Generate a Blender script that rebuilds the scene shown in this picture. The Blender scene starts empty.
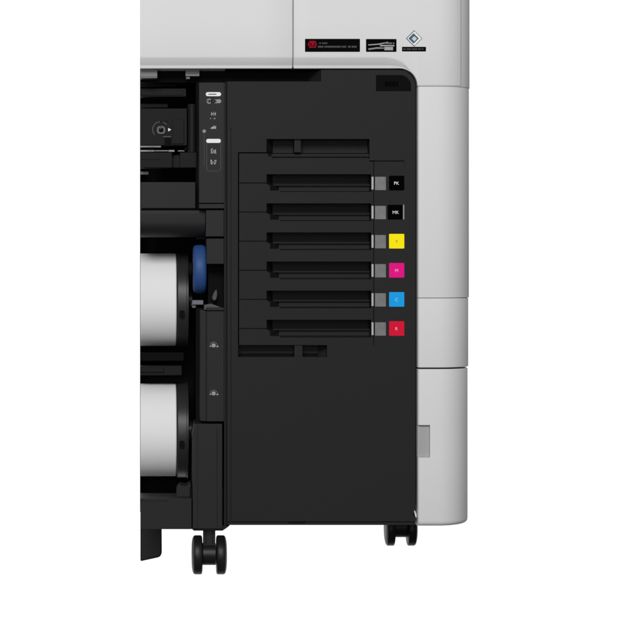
import bpy, bmesh, math, random
from mathutils import Vector, Matrix
random.seed(4)
SC = bpy.context.scene
COL = SC.collection
# ---------------------------------------------------------------- scale
S = 0.0018            # metres per design unit (u); everything below is measured in u on the cabinet front
D = 4.2               # camera distance to the cabinet front
CX, CY = 140.0, 250.0 # where the optical axis meets the design sheet
FLOOR = 577.0
CZ = (FLOOR - CY) * S

def P(px, py, d, ref=None):
    """design sheet -> world.  d: depth in u behind the cabinet front; ref: depth at which px,py are measured"""
    r = (d if ref is None else ref) * S
    k = (D + r) / D
    return Vector(((px - CX) * S * k, d * S, CZ + (CY - py) * S * k))

# ---------------------------------------------------------------- materials
def mat(name, col, rough=0.5, spec=0.5, var=0.06, vscale=6.0, bump=0.0, bscale=900.0, metal=0.0, coat=0.0):
    m = bpy.data.materials.new(name); m.use_nodes = True
    nt = m.node_tree; b = nt.nodes['Principled BSDF']
    b.inputs['Roughness'].default_value = rough
    b.inputs['Specular IOR Level'].default_value = spec
    b.inputs['Metallic'].default_value = metal
    b.inputs['Coat Weight'].default_value = coat
    tc = nt.nodes.new('ShaderNodeTexCoord')
    n = nt.nodes.new('ShaderNodeTexNoise'); n.inputs['Scale'].default_value = vscale; n.inputs['Detail'].default_value = 6
    nt.links.new(tc.outputs['Object'], n.inputs['Vector'])
    r = nt.nodes.new('ShaderNodeValToRGB')
    r.color_ramp.elements[0].position = 0.3; r.color_ramp.elements[1].position = 0.7
    r.color_ramp.elements[0].color = tuple(max(0, c * (1 - var)) for c in col) + (1,)
    r.color_ramp.elements[1].color = tuple(min(1, c * (1 + var)) for c in col) + (1,)
    nt.links.new(n.outputs['Fac'], r.inputs['Fac'])
    nt.links.new(r.outputs['Color'], b.inputs['Base Color'])
    if bump > 0:
        n2 = nt.nodes.new('ShaderNodeTexNoise'); n2.inputs['Scale'].default_value = bscale; n2.inputs['Detail'].default_value = 3
        nt.links.new(tc.outputs['Object'], n2.inputs['Vector'])
        bp = nt.nodes.new('ShaderNodeBump'); bp.inputs['Strength'].default_value = bump; bp.inputs['Distance'].default_value = 0.0006
        nt.links.new(n2.outputs['Fac'], bp.inputs['Height'])
        nt.links.new(bp.outputs['Normal'], b.inputs['Normal'])
        mr = nt.nodes.new('ShaderNodeMapRange')
        mr.inputs['To Min'].default_value = rough - 0.06; mr.inputs['To Max'].default_value = rough + 0.06
        nt.links.new(n.outputs['Fac'], mr.inputs['Value']); nt.links.new(mr.outputs['Result'], b.inputs['Roughness'])
    return m

WHITE = mat('light_grey_plastic', (0.66, 0.66, 0.66), 0.55, 0.15, 0.012, 5, 0.10, 1400)
WHITE2 = mat('inner_grey_plastic', (0.13, 0.13, 0.13), 0.5, 0.4, 0.03)
DARK = mat('textured_black_plastic', (0.0165, 0.0165, 0.0165), 0.6, 0.10, 0.05, 5, 0.18, 1400)
DARK2 = mat('charcoal_plastic', (0.0162, 0.0162, 0.0162), 0.55, 0.14, 0.05, 8, 0.15, 1400)
BLACK = mat('matt_black_plastic', (0.005, 0.005, 0.005), 0.8, 0.05, 0.1, 8)
GLOSSK = mat('gloss_black_plate', (0.004, 0.004, 0.004), 0.6, 0.02, 0.05)
RUBBER = mat('caster_black_plastic', (0.010, 0.010, 0.010), 0.42, 0.22, 0.1, 20, 0.1, 1500)
STEEL = mat('brushed_grey_rail', (0.22, 0.22, 0.22), 0.5, 0.2, 0.35, 60)
PAPER = mat('white_paper', (0.76, 0.76, 0.76), 0.85, 0.15, 0.012, 10, 0.08, 700)
BLUE = mat('blue_plastic', (0.024, 0.070, 0.215), 0.5, 0.2, 0.05)
CLEAR = mat('smoky_clear_plastic', (0.165, 0.165, 0.165), 0.35, 0.2, 0.12, 120)
GLY = mat('tiny_grey_print', (0.075, 0.075, 0.075), 0.6, 0.1, 0.3, 400)
DARK3 = mat('bay_black_plastic', (0.0095, 0.0095, 0.0095), 0.6, 0.10, 0.08, 8, 0.15, 1400)
DIMG = mat('dull_grey_plastic', (0.10, 0.10, 0.10), 0.5, 0.2, 0.1)
SYM = mat('printed_light_grey', (0.34, 0.34, 0.34), 0.6, 0.1, 0.02)
CLEARE = mat('lit_clear_edge', (0.40, 0.40, 0.40), 0.45, 0.2, 0.05)  # paler grey paints the light on the latch's left edge
INK = mat('printed_white', (0.78, 0.78, 0.78), 0.6, 0.2, 0.02)
INKG = mat('printed_grey', (0.25, 0.25, 0.25), 0.6, 0.2, 0.02)
INKD = mat('printed_black', (0.0015, 0.0015, 0.0015), 0.6, 0.01, 0.02)
STK = mat('black_sticker', (0.0012, 0.0012, 0.0012), 0.6, 0.02, 0.02)
RED = mat('dark_red_print', (0.27, 0.004, 0.018), 0.6, 0.03, 0.1, 300)
TEAL = mat('slate_teal_print', (0.05, 0.09, 0.11), 0.5, 0.2, 0.02)
PALE = mat('pale_blue_print', (0.50, 0.60, 0.66), 0.5, 0.2, 0.02)
SILV = mat('silver_print', (0.30, 0.30, 0.31), 0.4, 0.3, 0.05)
LC = [mat('black_label', (0.0006, 0.0006, 0.0006), 0.6, 0.01, 0.02),
      mat('black_label_matt', (0.0006, 0.0006, 0.0006), 0.6, 0.01, 0.02),
      mat('yellow_label', (0.98, 0.83, 0.004), 0.6, 0.06, 0.01),
      mat('magenta_label', (0.78, 0.006, 0.235), 0.6, 0.06, 0.01),
      mat('cyan_label', (0.010, 0.34, 0.80), 0.6, 0.06, 0.01),
      mat('red_label', (0.66, 0.007, 0.038), 0.6, 0.06, 0.01)]
LIGHTRED = mat('pale_pink_print', (0.9, 0.45, 0.55), 0.5, 0.2, 0.01)
LIGHTBLU = mat('pale_cyan_print', (0.35, 0.7, 0.95), 0.5, 0.2, 0.01)
OLIVE = mat('dark_olive_print', (0.16, 0.12, 0.01), 0.5, 0.2, 0.01)

# ---------------------------------------------------------------- objects
ORG = {}
def empty(name, org, parent=None):
    o = bpy.data.objects.new(name, None); COL.objects.link(o)
    o.empty_display_size = 0.05
    put(o, Vector(org), parent); return o
def put(o, org, parent):
    ORG[o.name] = org
    if parent is not None:
        o.parent = parent; o.location = org - ORG[parent.name]
    else:
        o.location = org
def obj(name, bm, mats, parent=None, bevel=0.0, seg=2, smooth=None, org=None, ang=40, doubles=True):
    if doubles: bmesh.ops.remove_doubles(bm, verts=bm.verts, dist=1e-6)
    bmesh.ops.dissolve_degenerate(bm, dist=1e-6, edges=bm.edges)
    bmesh.ops.recalc_face_normals(bm, faces=bm.faces)
    if org is None:
        vs = [v.co for v in bm.verts]
        lo = Vector([min(v[i] for v in vs) for i in range(3)]); hi = Vector([max(v[i] for v in vs) for i in range(3)])
        org = Vector(((lo.x + hi.x) / 2, (lo.y + hi.y) / 2, lo.z))
    for v in bm.verts: v.co -= org
    me = bpy.data.meshes.new(name); bm.to_mesh(me); bm.free()
    for m in (mats if isinstance(mats, (list, tuple)) else [mats]): me.materials.append(m)
    o = bpy.data.objects.new(name, me); COL.objects.link(o)
    put(o, org, parent)
    if smooth is not None:
        for p in me.polygons: p.use_smooth = True
        me.set_sharp_from_angle(angle=math.radians(smooth))
    if bevel > 0:
        md = o.modifiers.new('bevel', 'BEVEL'); md.width = bevel * S; md.segments = seg
        md.limit_method = 'ANGLE'; md.angle_limit = math.radians(ang)
    return o
def tag(o, **kw):
    for k, v in kw.items(): o[k] = v
    return o
def quad(bm, pts, mi=0):
    try:
        f = bm.faces.new([p if isinstance(p, bmesh.types.BMVert) else bm.verts.new(p) for p in pts]); f.material_index = mi; return f
    except ValueError: return None

def box(bm, x0, y0, x1, y1, d0, d1, mi=0, ref=None):
    """true box, outline x0,y0-x1,y1 as measured at its front depth d0"""
    r = d0 if ref is None else ref
    prism(bm, [(x0, y0), (x1, y0), (x1, y1), (x0, y1)], d0, d1, mi, r)
def prism(bm, pts, d0, d1, mi=0, ref=None):
    r = d0 if ref is None else ref
    a = [bm.verts.new(P(x, y, d0, r)) for x, y in pts]; b = [bm.verts.new(P(x, y, d1, r)) for x, y in pts]
    quad(bm, a, mi); quad(bm, b[::-1], mi)
    for i in range(len(pts)):
        j = (i + 1) % len(pts); quad(bm, [a[i], b[i], b[j], a[j]], mi)
def rrect(x0, y0, x1, y1, r, n=5):
    out = []
    for cx, cy, a0 in ((x1 - r, y0 + r, -90), (x1 - r, y1 - r, 0), (x0 + r, y1 - r, 90), (x0 + r, y0 + r, 180)):
        for k in range(n + 1):
            a = math.radians(a0 + 90 * k / n); out.append((cx + r * math.cos(a), cy + r * math.sin(a)))
    return out
def ring(bm, cx, cy, ro, ri, d0, d1, mi=0, n=28, a0=0, a1=360):
    full = abs(a1 - a0) >= 360
    m = n if full else n + 1
    rows = []
    for k in range(m):
        a = math.radians(a0 + (a1 - a0) * k / n); c, s = math.cos(a), math.sin(a)
        rows.append([bm.verts.new(P(cx + r * c, cy + r * s, d, d0)) for r, d in ((ro, d0), (ri, d0), (ri, d1), (ro, d1))])
    for k in range(m if full else m - 1):
        A, B = rows[k], rows[(k + 1) % m]
        for q in range(4): quad(bm, [A[q], A[(q + 1) % 4], B[(q + 1) % 4], B[q]], mi)
    if not full:
        quad(bm, rows[0], mi); quad(bm, rows[-1][::-1], mi)
def disc(bm, cx, cy, r, d0, d1, mi=0, n=24):
    prism(bm, [(cx + r * math.cos(2 * math.pi * k / n), cy + r * math.sin(2 * math.pi * k / n)) for k in range(n)], d0, d1, mi)
def lathe_x(bm, cy, cd, prof, mi=0, n=64, ref=None):
    """surface of revolution about a left-right axis at sheet height cy, depth cd. prof: (x, radius) in u"""
    r = cd if ref is None else ref
    k = (D + r * S) / D
    c = P(0, cy, cd, r)
    rows = []
    for x, rad in prof:
        wx = (x - CX) * S * k
        rows.append([bm.verts.new(Vector((wx, c.y - math.cos(t) * rad * S, c.z + math.sin(t) * rad * S)))
                     for t in (2 * math.pi * q / n for q in range(n))] if rad > 0 else [bm.verts.new(Vector((wx, c.y, c.z)))])
    for A, B in zip(rows, rows[1:]):
        for q in range(n):
            w = (q + 1) % n
            if len(A) == 1: quad(bm, [A[0], B[w], B[q]], mi)
            elif len(B) == 1: quad(bm, [A[q], A[w], B[0]], mi)
            else: quad(bm, [A[q], A[w], B[w], B[q]], mi)
_txt = {}
def text(bm, s, cx, cy, h, d, mi=0, sx=1.0):
    """flat lettering centred on cx,cy with capital height h (u)"""
    if s not in _txt:
        cu = bpy.data.curves.new('lettering', 'FONT'); cu.body = s; cu.align_x = 'CENTER'; cu.resolution_u = 3
        ob = bpy.data.objects.new('lettering', cu); COL.objects.link(ob)
        me = bpy.data.meshes.new_from_object(ob.evaluated_get(bpy.context.evaluated_depsgraph_get()))
        _txt[s] = ([tuple(v.co) for v in me.vertices], [tuple(p.vertices) for p in me.polygons])
        bpy.data.objects.remove(ob); bpy.data.curves.remove(cu); bpy.data.meshes.remove(me)
    vs, fs = _txt[s]
    k = h / 0.69
    xm = (min(v[0] for v in vs) + max(v[0] for v in vs)) / 2
    nv = [bm.verts.new(P(cx + (v[0] - xm) * k * sx, cy + h / 2 - v[1] * k, d)) for v in vs]
    for f in fs: quad(bm, [nv[i] for i in f], mi)

def cells(bm, xs, ys, fn, back, mi=0, ref=0.0):
    """stepped panel: rectangular cells at their own depth (or 4 corner depths), joined by walls, skirted back to `back`"""
    xs = sorted(set(xs)); ys = sorted(set(ys))
    nx, ny = len(xs) - 1, len(ys) - 1
    g = {}
    for i in range(nx):
        for j in range(ny):
            v = fn((xs[i] + xs[i + 1]) / 2, (ys[j] + ys[j + 1]) / 2)
            if v is not None and v != 'skip' and not isinstance(v, tuple): v = (v,) * 4
            g[i, j] = v
    B = (back,) * 4
    V = lambda x, y, d: bm.verts.new(P(x, y, d, ref))
    def wall(xa, ya, xb, yb, a1, b1, a2, b2):
        if abs(a1 - a2) < 1e-6 and abs(b1 - b2) < 1e-6: return
        pts = [V(xa, ya, a1)]
        if abs(b1 - b2) > 1e-6: pts += [V(xb, yb, b1), V(xb, yb, b2)]
        else: pts += [V(xb, yb, b1)]
        if abs(a1 - a2) > 1e-6: pts.append(V(xa, ya, a2))
        quad(bm, pts, mi)
    for (i, j), v in g.items():
        if v is None or v == 'skip': continue
        x0, x1, y0, y1 = xs[i], xs[i + 1], ys[j], ys[j + 1]
        quad(bm, [V(x0, y0, v[0]), V(x1, y0, v[1]), V(x1, y1, v[2]), V(x0, y1, v[3])], mi)
    for (i, j), v in g.items():
        if v == 'skip': continue
        x0, x1, y0, y1 = xs[i], xs[i + 1], ys[j], ys[j + 1]
        a = v or B
        r = g.get((i + 1, j)); r = None if (i + 1, j) not in g else r
        if r != 'skip':
            r = r or B; wall(x1, y0, x1, y1, a[1], a[2], r[0], r[3])
        dn = g.get((i, j + 1))
        if dn != 'skip':
            dn = dn or B; wall(x0, y1, x1, y1, a[3], a[2], dn[0], dn[1])
        if i == 0: wall(x0, y0, x0, y1, a[0], a[3], back, back)
        if j == 0: wall(x0, y0, x1, y0, a[0], a[1], back, back)
    return xs, ys

def loft(bm, grid, back, mi=0, ref=0.0):
    """grid[i][j] = (x, y, depth) columns by rows; skirted back to `back` and closed"""
    V = [[bm.verts.new(P(x, y, d, ref)) for x, y, d in col] for col in grid]
    W = [[bm.verts.new(P(x, y, back, ref)) for x, y, d in col] for col in grid]
    n, m = len(V), len(V[0])
    for i in range(n - 1):
        for j in range(m - 1):
            quad(bm, [V[i][j], V[i + 1][j], V[i + 1][j + 1], V[i][j + 1]], mi)
            quad(bm, [W[i][j], W[i][j + 1], W[i + 1][j + 1], W[i + 1][j]], mi)
    for i in range(n - 1):
        quad(bm, [V[i][0], W[i][0], W[i + 1][0], V[i + 1][0]], mi); quad(bm, [V[i][-1], V[i + 1][-1], W[i + 1][-1], W[i][-1]], mi)
    for j in range(m - 1):
        quad(bm, [V[0][j], V[0][j + 1], W[0][j + 1], W[0][j]], mi); quad(bm, [V[-1][j], W[-1][j], W[-1][j + 1], V[-1][j + 1]], mi)

new = bmesh.new
# ================================================================ the printer
ROOT = empty('wide_format_printer', P(300, FLOOR, 90, 0))
tag(ROOT, label='light grey and black wide-format printer on casters with six colour-coded ink trays', category='printer')

# ---------------------------------------------------------------- chassis (dark core behind everything)
b = new()
box(b, 226, 69, 410, 523, 32, 262, ref=0)           # cabinet carcass
box(b, 410, 69, 418.2, 506, 32, 262, ref=0)
box(b, 140.4, 69, 226, 524, 150, 262, ref=0)        # rear wall of the roll bays
box(b, 140.4, 69, 226, 80, 34, 150, ref=0)          # ceiling beam of the paper path
box(b, 197, 80, 226, 239, 30, 150, ref=0); box(b, 209, 239, 226, 309, 30, 150, ref=0); box(b, 197, 309, 226, 524, 30, 150, ref=0)           # inner partition
box(b, 410, 69, 417.0, 505, 8, 32, ref=0)           # gasket behind the gap
box(b, 226, 66.5, 418, 69, 6, 262, ref=0)
obj('chassis', b, BLACK, ROOT)

# ---------------------------------------------------------------- cabinet front panel
R0 = 16.5
XR, YT, YB = 415.5, 69.9, 525.0
feat = []   # (x0,y0,x1,y1,depth)
def F(x0, y0, x1, y1, d): feat.append((x0, y0, x1, y1, d))
F(226, YT, 310, 81.5, None); F(310, YT, 321, 81.5, (31, 7, 7, 31))          # finger cavity under the lid
F(238, 152.3, 374.1, 345, 31); F(369.5, 152.3, 374.1, 160.6, 0)
F(374.1, 160.5, 404, 161.6, 3.0); F(404, 160.5, 405, 168, 1.2)
F(274, 139, 369.5, 152.3, 20); F(266.5, 139, 274, 152.3, (1, 20, 20, 1)); F(294.5, 139, 301, 152.3, 3.5)
F(238, 345, 319, 357, 17); F(319, 345, 327, 357, (17, 9, 9, 17)); F(294.5, 345, 302.5, 357, 1.5)
F(238, 354.2, 294.5, 357, 24); F(302.5, 354.2, 319, 357, 24)
F(230.6, 128, 231.5, 521.4, 2.0)
F(226, 521.4, XR, 522.4, 2.0); F(289, 521.4, 305, 523.4, 4)
F(413.4, 510.5, XR, 516.5, None)
cxs = [226, 227.4, XR - R0, XR]; cys = [YT, YT + R0, YB]
for f in feat: cxs += [f[0], f[2]]; cys += [f[1], f[3]]
def fdepth(x, y):
    if x > XR - R0 and y < YT + R0: return 'skip'
    d = 0.0
    if x < 227.4: d = (2.2, 0, 0, 2.2)
    for x0, y0, x1, y1, v in feat:
        if x0 < x < x1 and y0 < y < y1: d = v
    return d
b = new()
# the corner depths of a sloped cell refer to the whole feature, so sloped features must not be cut inside:
def lerp_fn(xs, ys):
    xs = sorted(set(xs)); ys = sorted(set(ys))
    import bisect
    def fn(x, y):
        v = fdepth(x, y)
        if not isinstance(v, tuple): return v
        src = None
        for f in feat:
            if f[0] < x < f[2] and f[1] < y < f[3]: src = f
        if src is None: return v
        i = bisect.bisect(xs, x) - 1; j = bisect.bisect(ys, y) - 1
        def at(px, py):
            u = (px - src[0]) / (src[2] - src[0]); w = (py - src[1]) / (src[3] - src[1]); q = src[4]
            return (q[0] * (1 - u) + q[1] * u) * (1 - w) + (q[3] * (1 - u) + q[2] * u) * w
        return (at(xs[i], ys[j]), at(xs[i + 1], ys[j]), at(xs[i + 1], ys[j + 1]), at(xs[i], ys[j + 1]))
    return fn
xs, ys = cells(b, cxs, cys, lerp_fn(cxs, cys), 32)
c0x, c0y = XR - R0, YT + R0
arc = [(c0x + R0 * math.sin(math.radians(a)), c0y - R0 * math.cos(math.radians(a))) for a in range(0, 91, 6)]
edge = [(x, c0y) for x in reversed(xs) if c0x < x < XR] + [(c0x, c0y)] + [(c0x, y) for y in reversed(ys) if YT < y < c0y]
quad(b, [P(x, y, 0) for x, y in arc + edge])
for (xa, ya), (xb, yb) in zip(arc, arc[1:]):
    quad(b, [P(xa, ya, 0), P(xb, yb, 0), P(xb, yb, 32, 0), P(xa, ya, 32, 0)])
FRONT = obj('front_panel', b, DARK, ROOT, bevel=0.38, ang=30)

# name plate in the rounded corner (dark on dark)
b = new()
prism(b, [(376, 75), (400, 75)] + [(400 + 11 * math.sin(math.radians(a)), 86 - 11 * math.cos(math.radians(a))) for a in range(10, 91, 10)] + [(411, 91), (376, 91)], -0.5, 0.8, 0)
for x0, x1 in ((385, 388), (388.8, 391.4), (392.2, 395), (395.8, 398)):
    box(b, x0, 81.6, x1, 86.4, -0.9, -0.4, 1)
obj('name_plate', b, [GLOSSK, INKD], FRONT, bevel=0.2)

# ---------------------------------------------------------------- six ink trays
PITCH = 29.1
codes = ['PK', 'MK', 'Y', 'M', 'C', 'R']
tints = [INK, INK, OLIVE, LIGHTRED, LIGHTBLU, LIGHTRED]
cname = ['black', 'black', 'yellow', 'magenta', 'cyan', 'red']
for i in range(6):
    c = 183.0 + PITCH * i
    y0 = 153.4 if i == 0 else c - PITCH / 2
    y1 = 345.0 if i == 5 else c + PITCH / 2
    fe = [(239.1, c - .5, 267.2, c + .5, 2.6),
          (274, c - 8.8, 371.2, c + 1.0, 25), (266.5, c - 8.8, 274, c + 1.0, (0.6, 25, 25, 0.6)),
          (274, c + 1.0, 371.2, c + 2.2, 16), (268, c + 1.0, 274, c + 2.2, (0.6, 16, 16, 0.6)),
          (280, c + 2.2, 371.2, c + 7.6, 20), (270, c + 2.2, 280, c + 7.6, (0.6, 20, 20, 0.6)),
          (280, c + 7.6, 371.2, c + 9.0, (20, 20, 9, 9))]
    if i == 0:
        fe += [(369.5, 153.4, 373.4, 161.6, None),
               (272, 153.4, 369.5, 155.0, 9), (272, 155.0, 369.5, 156.4, 4), (272, 156.4, 369.5, 159.2, 7), (268, 153.4, 272, 156.4, (1, 7, 7, 1))]
    qx = [239.1, 373.4]; qy = [y0, y1]
    for f in fe: qx += [f[0], f[2]]; qy += [f[1], f[3]]
    feat = fe
    def fdepth(x, y):
        d = 0.0
        for a0, b0, a1, b1, v in fe:
            if a0 < x < a1 and b0 < y < b1: d = v
        return d
    b = new(); cells(b, qx, qy, lerp_fn(qx, qy), 30)
    tr = obj('ink_tray', b, DARK, ROOT)
    tr['label'] = 'dark ink tray with a %s label reading %s' % (cname[i], codes[i])
    # latch window: lip painted lighter as if catching light, and smoky body
    b = new()
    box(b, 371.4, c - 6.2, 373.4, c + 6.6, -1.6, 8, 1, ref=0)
    prism(b, [(375.0, c - 6.2), (385.8, c - 6.2), (385.8, c + 7.2), (375.0, c + 7.2)], -0.9, 4, 0, 0)
    box(b, 373.4, c - 5.6, 375.0, c + 6.2, 0.6, 8, 2, ref=0)
    box(b, 384.4, c - 6.2, 385.8, c + 7.2, -1.2, -0.9, 0, ref=0)
    box(b, 375.0, c + 6.0, 384.4, c + 7.2, -1.1, -0.9, 0, ref=0)
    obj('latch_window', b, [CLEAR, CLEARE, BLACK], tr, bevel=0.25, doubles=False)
    # colour label with its letters
    b = new()
    xo = -1.4 if i == 1 else 0
    prism(b, rrect(389.0 + xo, c - 7.3, 404.2 + xo, c + 7.3, 0.8, 3), -0.7, 0.6, 0, 0)
    if i == 1: box(b, 402.9, c - 7.3, 404.3, c + 7.3, -0.5, 0.6, 2, ref=0)
    text(b, codes[i], 396.6 + xo * .6, c + 0.2, 3.1, -0.75, 1, 1.0)
    lab = obj('colour_label', b, [LC[i], tints[i], INKG], tr, doubles=False)
    lab['label'] = '%s label with %s' % (cname[i], codes[i])

# ---------------------------------------------------------------- light grey covers
XC = 438.0; AX, BD = 36.0, 34.0
def prof(t):                       # right-hand rounding, t in degrees
    return XC + AX * math.sin(math.radians(t)), BD * (1 - math.cos(math.radians(t)))
def colx(full=True):
    out = [(417.8, 3.6), (418.1, 1.9), (418.8, .8), (419.9, .2), (421.2, 0), (425, 0), (430, 0)]
    out += [prof(t) for t in (0, 6, 12, 18, 24, 30, 36, 42, 48, 54, 60, 66, 72, 78, 84, 90)]
    return out + [(XC + AX, 60), (XC + AX, 120), (XC + AX, 250)]
SIDE_D = 0.0
def column(name, y0, y1, ft, fb, recess=None, tmin=None):
    """column section between y0 (top) and y1 with edge rounding ft/fb"""
    def rows(f, y, sgn):           # rounded end rows: (y, inset)
        return [(y + sgn * f * (1 - math.cos(a)), f * (1 - math.sin(a))) for a in (0, math.pi / 8, math.pi / 4, 3 * math.pi / 8, math.pi / 2)]
    yy = rows(ft, y0, 1) + ([(recess[1], 0), (recess[1], 0), (recess[3], 0), (recess[3], 0)] if recess else []) + rows(fb, y1, -1)[::-1]
    cx = colx()
    if recess:
        k = next(q for q, v in enumerate(cx) if v[0] == 430)
        cx.insert(k, (430, 0))
    if tmin is not None:
        cx = [prof(t) for t in (tmin, 46, 50, 55, 60, 66, 72, 78, 84, 90)] + [(XC + AX, 60), (XC + AX, 120), (XC + AX, 250)]
    grid = []
    for q, (x, dd) in enumerate(cx):
        col = []
        for w, (y, ins) in enumerate(yy):
            d = dd + ins
            xx = x - ins * min(1, max(0, (x - XC - 4) / 24))
            if recess and q <= k and 6 <= w <= 7: d = 9.0
            col.append((xx, y, d))
        grid.append(col)
    b = new(); loft(b, grid, 255)
    return obj(name, b, WHITE, ROOT, smooth=38)
column('side_cover', -70, 86.45, 3, .3, tmin=42.4)
AX = 35.4
column('side_cover', 86.55, 297.9, .5, .5)
AX = 34.7
column('side_cover', 298.35, 367.7, .5, .8)
AX = 34.0
LOW = column('side_cover', 369.2, 526.2, .9, 5.0, recess=(417, 425, 430, 457.5))
b = new(); prism(b, [(413.9, 510.4), (415.0, 510.6), (416.6, 514.2), (416.8, 517.6), (415.6, 517.4)], 0.8, 20, ref=0); obj('bright_notch_wedge', b, WHITE, LOW, bevel=.2)  # pale wedge added to brighten the notch, as if backdrop showed through
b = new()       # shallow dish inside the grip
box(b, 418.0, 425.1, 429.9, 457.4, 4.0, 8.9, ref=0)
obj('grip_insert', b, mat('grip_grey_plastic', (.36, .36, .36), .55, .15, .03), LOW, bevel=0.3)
b = new()       # dark core seen through the seams
box(b, 419, -60, 455, 520, 12, 240, ref=0)
box(b, 440, 300, 462, 515, 30, 240, ref=0)
obj('side_cover_core', b, BLACK, ROOT)

AX = 36.0
def lid(name, x0, x1, right):
    xa = [x0, x0 + .5, x0 + 1.2] if right else [x0, x0 + 20]
    if right:
        xa += [310, 340, 370, 384, 388, 392, 396, 399.5] + [399.5 + 18 * math.sin(math.radians(a)) for a in range(8, 91, 8)] + [417.55, 421, 426, 432]
        pts = [(x, 0) for x in xa] + [prof(t) for t in (0, 6, 12, 18, 24, 30, 34, 37, 39.6, 41.6)]
    else:
        xa += [170, 200, 230, 260, x1 - 1.2, x1 - .5, x1]
        pts = [(x, 0) for x in xa]
    grid = []
    for x, dd in pts:
        fade = 1 if x < 384 else max(.12, 1 - ((x - 384) / 28) ** 2)
        if x <= 399.5: yb, f = 68.2, fade
        elif x < 417.5:
            s = math.sqrt(max(0, 1 - ((x - 399.5) / 18) ** 2)); yb = 86.2 - 18 * s; f = fade
        else: yb, f = 86.2, 0.12
        e = 0
        if x in (x0,) and right or (x == x1 and not right): e = 1.3
        elif (right and abs(x - x0 - .5) < 1e-6) or (not right and abs(x - x1 + .5) < 1e-6): e = .4
        h, w = 11.6 * f, 5.2 * f
        col = [(x, -70 + 14 * (1 - math.cos(a)), dd + e + 14 * (1 - math.sin(a))) for a in (0, .4, .8, 1.2, math.pi / 2)]
        col += [(x, -20, dd + e), (x, 20, dd + e)]
        g = max(f, .35)
        for q, z in ((h, 0), (h * .93, w * .04), (h * .85, w * .14), (h * .62, w * .42), (3.6 * g, w * .92), (3.1 * g, w), (1.2 * g, w), (.6 * g, w + .15), (.2 * g, w + .5), (0, w + 1.2)):
            col.append((x, yb - q, dd + e + z))
        grid.append(col)
    b = new(); loft(b, grid, 250)
    return obj(name, b, WHITE, ROOT, smooth=40)
lid('top_lid', 140.0, 292.9, False)
TOP = lid('top_cover', 293.6, 461.0, True)
b = new(); box(b, 288, -60, 300, 66, 12, 240, ref=0); obj('lid_seam_core', b, BLACK, ROOT)
b = new(); box(b, 440, -62, 460, 84, 30, 240, ref=0); obj('top_cover_core', b, BLACK, ROOT)

# ---------------------------------------------------------------- stickers on the top cover
def glyphs(bm, x0, x1, y, h, d, mi, seed, gap=.45):
    r = random.Random(seed); x = x0                    # lettering too small to read: a row of tiny strokes
    while x < x1 - .5:
        w = r.uniform(.5, 1.1)
        if r.random() < .12: x += .8; continue
        x2 = min(x + w, x1)
        box(bm, x, y - h / 2, x2, y + h / 2, d, d + .15, mi); x = x2 + gap
b = new()
prism(b, rrect(305, 38.8, 360, 51.8, .5, 2), -.35, .1, 0)
prism(b, [(309.6, 40.8), (315.2, 40.8), (317.0, 44.2), (315.6, 47.8), (309.4, 47.8), (307.6, 44.4)], -.5, -.3, 1)
ring(b, 313.0, 44.4, 2.3, 1.5, -.62, -.45, 0, 20, -60, 210); box(b, 309.4, 42.6, 310.2, 46.6, -.62, -.45, 0)
glyphs(b, 319.2, 328, 43.2, 1.5, -.5, 2, 3, .3); glyphs(b, 317.8, 357, 46.7, 1.8, -.5, 2, 5, .25)
o = obj('sticker', b, [STK, RED, GLY], TOP, doubles=False); o['label'] = 'long black sticker with a dark red emblem and two grey text lines'
b = new()
prism(b, rrect(366, 39.0, 396.5, 51.8, .5, 2), -.35, .1, 0)
prism(b, [(368, 44.5), (378, 43.7), (388, 41.8), (388.3, 42.5), (380, 44.6), (368.5, 45.4)], -.5, -.3, 1)
prism(b, [(368, 48.6), (377, 47.2), (384, 47.6), (384, 48.6), (376, 48.8), (369, 49.9)], -.5, -.3, 2)
box(b, 380, 45.0, 394.4, 46.3, -.55, -.32, 1); box(b, 384.4, 46.9, 393.0, 50.2, -.55, -.32, 1)
glyphs(b, 385, 394.6, 43.2, 1.2, -.5, 2, 11, .3)
o = obj('sticker', b, [STK, SILV, INKG], TOP, doubles=False); o['label'] = 'small black sticker with silver swooshes'
b = new()
def dia(cx, cy, r): return [(cx, cy - r), (cx + r, cy), (cx, cy + r), (cx - r, cy)]
dcx, dcy = 413.8, 38.4
prism(b, dia(dcx + .3, dcy, 8.2), -.25, .1, 1)
prism(b, dia(dcx + .5, dcy, 7.3), -.4, -.2, 2)
prism(b, dia(dcx - .2, dcy, 5.2), -.55, -.35, 1)
prism(b, dia(dcx + .5, dcy + .3, 2.7), -.7, -.5, 3)
prism(b, rrect(402, 46.8, 426, 51.4, .4, 2), -.35, .1, 0)
glyphs(b, 403.2, 424.8, 49.1, 1.5, -.5, 4, 9, .3)
o = obj('sticker', b, [STK, TEAL, INK, PALE, GLY], TOP, doubles=False); o['label'] = 'white and slate diamond emblem over a dark text strip'

# ---------------------------------------------------------------- left bay: paper path
b = new(); box(b, 140.02, 68.6, 140.38, 524, 106, 262, ref=0); obj('end_panel', b, BLACK, ROOT)
b = new(); box(b, 140.4, 68.8, 157.4, 77.0, 15, 33); box(b, 140.4, 77, 157.4, 78.2, 14, 33)
obj('inner_flap', b, WHITE2, ROOT, bevel=.4)
b = new(); box(b, 185.5, 68.8, 199.5, 76.2, 17, 33); box(b, 187.4, 71.6, 198, 73.2, 15.6, 17); box(b, 186, 76.2, 190, 79, 20, 33)
obj('inner_bracket', b, WHITE2, ROOT, bevel=.4)
b = new(); box(b, 140.4, 88.5, 186, 96.6, 40, 60); box(b, 140.4, 90, 183, 95.2, 39, 40); box(b, 140.4, 84.8, 176, 86.2, 60, 64)
obj('paper_guide', b, DARK3, ROOT, bevel=.4)
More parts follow.
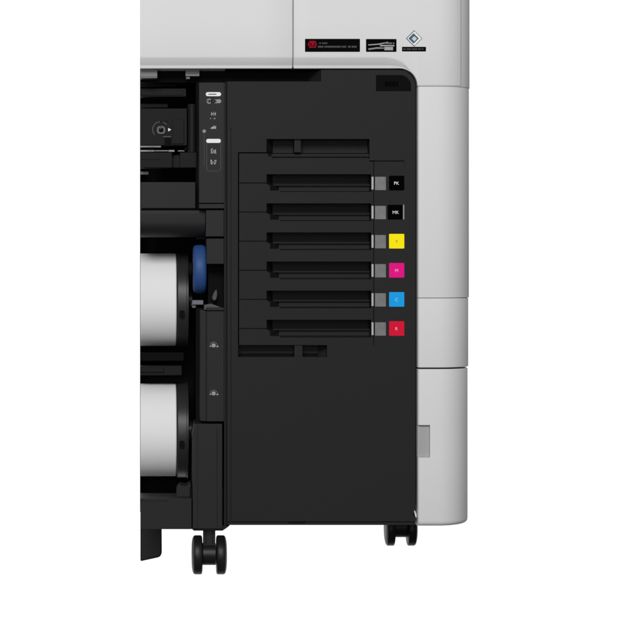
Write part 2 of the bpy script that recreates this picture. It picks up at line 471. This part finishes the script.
# cutter panel with its turning knob
b = new()
box(b, 140.4, 108.4, 187, 145.5, 44, 70); box(b, 140.4, 103.6, 168, 107.5, 60, 70)
box(b, 164, 136, 171, 145, 43, 44); box(b, 172, 119, 184, 144, 42.6, 44); box(b, 160, 120.6, 168, 122, 43, 44)
CUT = obj('feed_panel', b, DARK3, ROOT, bevel=.5)
b = new()
prism(b, rrect(156.8, 126.0, 165.4, 134.2, 3.0, 4), 42.2, 44, 0); prism(b, rrect(158.8, 127.8, 163.4, 132.2, 1.6, 4), 41.6, 42.2, 1)
box(b, 160.2, 126.3, 161.0, 129.4, 41.2, 42.2, 0)
obj('knob', b, [DIMG, BLACK], CUT, bevel=.3)
b = new(); prism(b, [(168.2, 127.9), (171.2, 129.7), (168.2, 131.5)], 42.2, 42.6); box(b, 163, 136.2, 171.2, 136.9, 42.6, 43, 1)
ring(b, 160.6, 129.6, 8.2, 7.6, 43.6, 44, 1, 24, 140, 320)
obj('arrow_mark', b, [INK, DIMG], CUT, doubles=False)
b = new(); box(b, 165, 138, 171, 146, 42.4, 43); obj('catch', b, BLACK, CUT)
b = new(); box(b, 140.4, 145.8, 161, 147.4, 38, 44); box(b, 140.4, 150, 154, 151.8, 34, 44); box(b, 154, 150.2, 168, 151.4, 38, 44); box(b, 168.5, 150, 174.5, 151.8, 36, 44); box(b, 178, 150.4, 184.5, 151.4, 37, 44)
obj('rail', b, STEEL, ROOT, bevel=.3)
b = new(); box(b, 140.4, 152.4, 172, 167.6, 36, 70); box(b, 180, 152.4, 196.4, 167.6, 38, 70); box(b, 172, 155, 180, 167.6, 48, 70)
box(b, 140.4, 158.6, 160, 159.6, 35.4, 36)
obj('lower_guide', b, DARK3, ROOT, bevel=.6)
# rounded vertical post
b = new()
pr = [(188 + 8 * k / 10, 44 + 5 * ((k - 5) / 5) ** 2) for k in range(11)]
grid = [[(x, y, d) for y in (104, 118, 140, 152)] for x, d in pr]
loft(b, grid, 70, ref=44); box(b, 184.6, 118, 187.2, 150, 50, 70, 1)
obj('guide_post', b, [DARK, BLACK], ROOT, smooth=40)
b = new(); box(b, 140.4, 171.5, 148.6, 174.4, 52, 60); obj('sensor_tab', b, WHITE2, ROOT, bevel=.3)
# crossbars above the upper roll
b = new(); box(b, 140.4, 182.0, 195.6, 208.6, 18, 60); obj('cross_bar', b, DARK2, ROOT, bevel=.9, seg=3)
b = new()
rows = [(209.8, 16), (210.6, 13.6), (212, 13)] + [(212 + 2, 13), (222, 13)] + [(222 + 15 * math.sin(math.radians(a)), 13 + 22 * (1 - math.cos(math.radians(a)))) for a in range(10, 91, 10)]
loft(b, [[(x, y, d) for y, d in rows] for x in (140.4, 170, 190, 203.4, 204.6, 205.2)], 90, ref=13)
obj('bay_hood', b, DARK2, ROOT, smooth=35)

# ---------------------------------------------------------------- control strip with printed symbols
b = new(); box(b, 199.0, 82.4, 224.4, 203.0, 1, 30, ref=0)
box(b, 199.0, 203.8, 224.4, 208.4, 1.6, 30, ref=0); box(b, 224.4, 82.4, 225.9, 528, 3.5, 30, ref=0)
CTL = obj('control_strip', b, DARK2, ROOT, bevel=.35, doubles=False)
b = new()
def pill(x0, y0, x1, y1, mi=0): prism(b, rrect(x0, y0, x1, y1, (y1 - y0) / 2.1, 5), .6, 1.0, mi, 1)
pill(205.8, 92.2, 221.0, 96.2); box(b, 208.4, 93.9, 216.4, 94.7, .45, .6, 2, 1)
ring(b, 209.2, 101.2, 2.6, 1.5, .6, 1.0, 1, 20); box(b, 206.4, 100.6, 208.4, 101.7, .6, 1, 1); box(b, 210.8, 99.4, 211.8, 103.2, .5, 1, 2)
prism(b, [(214.6, 99.6), (220, 99.2), (221.2, 100.6), (221.2, 102.2), (219.6, 103.2), (214.4, 103.2), (217, 101.4)], .6, 1, 1)
prism(b, [(211.2, 112), (213.0, 113.9), (211.2, 115.8)], .6, 1, 4); prism(b, [(215.8, 112), (214.0, 113.9), (215.8, 115.8)], .6, 1, 4); box(b, 213.2, 111.8, 213.8, 116, .6, 1, 1)
prism(b, [(210.6, 128.0), (214.4, 125.4), (214.4, 127.2), (216.0, 125.4), (216, 128.8), (210.6, 128.8)], .6, 1, 4)
box(b, 210, 118.0, 211, 119, .6, 1, 1); box(b, 213.6, 118, 215.4, 119, .6, 1, 1)
disc(b, 204.2, 131.2, 1.7, .6, 1.0, 1); box(b, 203.8, 132.8, 204.6, 167, .75, 1.0, 3, 1)
pill(206.2, 138.9, 220.8, 142.9)
outer = rrect(206.2, 140.5, 221.2, 171.6, 3, 5); inner = rrect(207.2, 141.5, 220.2, 170.6, 2.2, 5)
n = len(outer)
for k in range(n):
    j = (k + 1) % n
    quad(b, [P(*outer[k], .7), P(*outer[j], .7), P(*inner[j], .7), P(*inner[k], .7)], 3)
ring(b, 213.4, 150.6, 2.6, 1.6, .6, 1, 4, 20, -30, 250); disc(b, 213.8, 150.8, .9, .6, 1, 1); prism(b, [(211, 152.6), (216.2, 152.6), (216.6, 153.4), (210.6, 153.4)], .6, 1, 4)
prism(b, [(210.4, 159.8), (211.8, 159.8), (212.6, 164.4), (211, 164.4)], .6, 1, 4); prism(b, [(214.6, 159.8), (216.6, 160), (215.6, 164.4), (213.6, 164.2)], .6, 1, 1); box(b, 211.4, 161.6, 215.6, 162.4, .6, 1, 1)
obj('printed_symbols', b, [INK, INKG, INKD, mat('printed_dim', (0.05, 0.05, 0.05), .6, .1, .02), SYM], CTL, doubles=False)

# ---------------------------------------------------------------- upright beside the rolls
b = new()
box(b, 205.8, 210.2, 224.0, 236.6, 3, 40); box(b, 206.6, 238.6, 224.0, 264.0, 4, 40)
obj('latch_block', b, DARK2, ROOT, bevel=.5)
b = new()     # blue hand wheel seen edge-on
lathe_x(b, 269.4, 41.5, [(193.4, 0), (193.4, 19), (193.7, 22.2), (194.8, 23.8), (196.6, 24.5), (199, 24.8), (202, 24.8), (204.4, 24.4), (206.0, 23.4), (206.7, 21.6), (206.9, 18), (206.9, 0)], n=96, ref=17)
obj('roll_wheel', b, BLUE, ROOT, smooth=40)
b = new(); lathe_x(b, 269.4, 41.5, [(188.6, 0), (188.6, 7), (210, 7), (210, 0)], n=32, ref=17)
obj('wheel_axle', b, BLACK, ROOT, smooth=40)
b = new(); box(b, 192.2, 300.2, 203.4, 304.8, 24, 34, ref=24); box(b, 192.2, 304.8, 196, 308, 28, 34, ref=24)
obj('spool_rest', b, mat('mauve_grey_plastic', (.11, .105, .125), .45, .4, .05), ROOT, bevel=.6)
b = new()     # crescent handle
pts = [(212, 297.6), (213.6, 293), (216, 289.4), (216.9, 290), (217.3, 294), (216.8, 298), (215.4, 300.6), (213, 300.2)]
prism(b, pts, 16, 22); 
prism(b, [(204, 305), (211, 303.6), (217, 305.8), (223.8, 308.6), (223.8, 310), (204, 310)], 14, 26)
obj('spool_handle', b, mat('mid_grey_plastic', (.055, .055, .055), .5, .25, .1), ROOT, bevel=1.0, seg=3)
b = new()
prism(b, [(206.4, 311.2), (224.2, 311.2), (224.2, 421.6), (206.4, 421.6)], 3, 60); prism(b, [(206.4, 311.2), (206.4, 421.6), (200.2, 421.0), (200.2, 309.4)], 5, 60)
box(b, 206.4, 307.6, 224.2, 310.6, 6, 50)
UP = obj('roll_bay_upright', b, DARK2, ROOT, bevel=.6)
for cy in (345.2, 393.2):
    b = new()
    ring(b, 213.6, cy + .4, 3.9, 3.1, 2.5, 2.9, 1, 18, 190, 350); ring(b, 213.6, cy + .2, 2.0, .9, 2.5, 2.9, 0, 16); disc(b, 213.7, cy + .2, .7, 2.5, 2.9, 0)
    box(b, 209.6, cy + .6, 211.2, cy + 1.6, 2.5, 2.9, 0); prism(b, [(215.4, cy + 1.7), (218.2, cy + .1), (218.4, cy + 1.9)], 2.5, 2.9, 0)
    o = obj('roll_symbol', b, [SYM, DIMG], UP, doubles=False)
# leg cover
b = new()
prism(b, [(194.6, 424.0), (222.2, 424.0), (222.2, 528.4), (192.8, 528.4), (192.8, 440), (192.2, 436)], -1, 60)
box(b, 196.6, 425.5, 198.0, 527, -1.7, -1); box(b, 216.6, 427, 217.4, 527, -1.6, -1)
prism(b, [(190.4, 528.4), (230, 526), (226.6, 528.6), (222.8, 531.2), (194, 531.2)], 4, 46, ref=0)
obj('leg_cover', b, DARK2, ROOT, bevel=.6)
# bars behind and between the rolls
for y0, y1, d, x1 in ((352.4, 361.0, 98, 184), (366, 375.4, 74, 182), (367.6, 372.4, 72, 164)):
    b = new(); box(b, 140.4, y0, x1, y1, d, d + 20); obj('roll_guide', b, BLACK if y0 < 360 else DARK3, ROOT, bevel=.8)
b = new(); box(b, 140.4, 498.4, 191.6, 529.2, 8, 60); box(b, 140.4, 500, 168, 501, 7.3, 8)
prism(b, [(176.6, 497.8), (177.2, 489), (180, 485.4), (186.6, 486.4), (190.8, 483.6), (191.4, 497.8)], 26, 60)
obj('base_bar', b, DARK2, ROOT, bevel=.9, seg=3)
b = new(); box(b, 190.5, 490, 226.2, 527.6, 14, 100, ref=0); box(b, 224.0, 480, 230, 524.4, 6, 30, ref=0); obj('leg_core', b, BLACK, ROOT)
b = new(); prism(b, [(140.4, 518.0), (161.6, 518.0), (161.8, 551), (161.0, 554.4), (158.8, 556.2), (140.4, 560.2)], 118, 168, ref=128)
obj('rear_foot', b, RUBBER, ROOT, bevel=1.6, seg=4, ang=25)

# ---------------------------------------------------------------- casters
def caster():
    """u-sized pieces round the caster's floor point (x=209.8, depth 20)"""
    b = new()
    box(b, 203.6, 526, 215.8, 549, 14, 26, ref=0)
    # hood: extruded side profile with a rounded foot
    k = [(20 + 11.5 * math.cos(math.radians(a)), 556.5 - 11.2 * math.sin(math.radians(a))) for a in range(180, -180, -15)]
    A = [bmv for bmv in (b.verts.new(P(203.0, y, d, 0)) for d, y in k)]; C = [b.verts.new(P(216.2, y, d, 0)) for d, y in k]
    quad(b, A); quad(b, C[::-1])
    for q in range(len(k)): quad(b, [A[q], A[(q + 1) % len(k)], C[(q + 1) % len(k)], C[q]])
    box(b, 205.4, 530, 207.0, 546, 13.2, 14, ref=0); box(b, 212.4, 530, 213.6, 546, 13.2, 14, ref=0)
    prism(b, [(196, 526), (224, 526), (222, 530.0), (198, 530.0)], 2, 38, ref=0)
    lathe_x(b, 557.4, 20, [(200, 3.2), (219.6, 3.2)], n=20, ref=0)
    org = P(209.8, FLOOR, 20, 0)
    fork = obj('caster', b, RUBBER, ROOT, bevel=.6, seg=3, org=org, doubles=False, smooth=45)
    for s in (-1, 1):
        f = lambda x: 209.8 + s * x
        b = new()
        lathe_x(b, 557.4, 20, [(f(6.9), 0), (f(6.9), 14), (f(7.1), 17.5), (f(7.6), 19.0), (f(8.6), 19.6), (f(14.2), 19.6), (f(15.6), 19.0), (f(16.6), 17.2), (f(17.2), 14.6), (f(17.55), 11), (f(17.7), 6), (f(17.75), 0)], n=72, ref=0)
        w = obj('wheel', b, RUBBER, fork, smooth=32)
    return fork
front = caster()
rear = front.copy(); COL.objects.link(rear); rear.parent = ROOT
rear_at = P(400.6, 545.4, 248); rear_at.z = 0
rear.location = rear_at - ORG[ROOT.name]
for ch in list(front.children):
    c = ch.copy(); COL.objects.link(c); c.parent = rear

# ================================================================ paper rolls
def roll(cy, label):
    r = 48.2
    cd = 102.0
    base = P(160, cy + r, cd)
    k = (D + cd * S) / D
    root = empty('paper_roll', base)
    tag(root, label=label, category='paper roll', group='white paper rolls in the roll bays')
    b = new(); lathe_x(b, cy, cd, [(140.4, 0), (140.4, r), (175.2, r), (175.9, r - .8), (175.9, 20)], n=128)
    for z in range(8):   # faint wound edge of the roll
        pass
    obj('paper', b, PAPER, root, smooth=30)
    b = new()
    pr = [(176.2, 16), (176.2, r + .2), (177.4, r + 1.2), (185.6, r + 1.2), (186.2, r + 1.9), (187.4, r + 1.9), (188.0, r + 1.0), (188.0, 10), (192, 10), (192, 0)]
    lathe_x(b, cy, cd, pr, n=128)
    fl = obj('flange', b, mat('flange_black_plastic', (.021, .021, .021), .4, .3, .05), root, smooth=30)
    b = new()           # small black catch in the flange rim
    zc = P(181.5, cy + 14.5, cd - r - .6)
    prism(b, rrect(179.4, cy + 10.8, 184.6, cy + 17.8, 1.8, 4), cd - r - 2.0, cd - r + 5, 0, cd - r)
    obj('catch', b, BLACK, fl)
    return root
roll(299.6, 'upper white paper roll with black end flange, beside the blue lever')
roll(429.8, 'lower white paper roll with black end flange, just above the base bar')

# ================================================================ camera, light
cam = bpy.data.cameras.new('camera'); co = bpy.data.objects.new('camera', cam); COL.objects.link(co)
co.location = (0, -D, CZ); co.rotation_euler = (math.radians(90), 0, 0)
cam.sensor_width = 36; cam.lens = 36 * D / (640 * S)
cam.shift_x = (320 - CX) / 640; cam.shift_y = -(320 - CY) / 640
cam.clip_start = .05; cam.clip_end = 200
SC.camera = co

def area(name, loc, target, sx, sy, power, col=(1, 1, 1)):
    l = bpy.data.lights.new(name, 'AREA'); l.shape = 'RECTANGLE'; l.size = sx; l.size_y = sy; l.energy = power; l.color = col
    o = bpy.data.objects.new(name, l); COL.objects.link(o); o.location = loc
    o.rotation_euler = (Vector(target) - Vector(loc)).to_track_quat('-Z', 'Y').to_euler()
    return o
area('key_softbox', (-.4, -4.5, 2.7), (.3, 0, .55), 2.0, 1.3, 188)
area('front_softbox', (-.1, -5.2, 0.9), (.3, 0, .6), 2.4, 1.6, 58)

w = bpy.data.worlds.new('World'); SC.world = w; w.use_nodes = True
nt = w.node_tree; bg = nt.nodes['Background']; bg.inputs['Strength'].default_value = 1.0
# white backdrop behind the machine; unseen surround dimmed on purpose to darken the rounded edges
tc = nt.nodes.new('ShaderNodeTexCoord'); sp = nt.nodes.new('ShaderNodeSeparateXYZ'); mr = nt.nodes.new('ShaderNodeMapRange')
mr.interpolation_type = 'SMOOTHSTEP'
mr.inputs['From Min'].default_value = .35; mr.inputs['From Max'].default_value = .72
mr.inputs['To Min'].default_value = .08; mr.inputs['To Max'].default_value = 1.02
nt.links.new(tc.outputs['Generated'], sp.inputs['Vector']); nt.links.new(sp.outputs['Y'], mr.inputs['Value'])
cb = nt.nodes.new('ShaderNodeCombineColor')
for k in ('Red', 'Green', 'Blue'): nt.links.new(mr.outputs['Result'], cb.inputs[k])
nt.links.new(cb.outputs['Color'], bg.inputs['Color'])
vs = SC.view_settings
vs.view_transform = 'Standard'; vs.look = 'None'; vs.gamma = 1; vs.exposure = 0; vs.use_curve_mapping = False
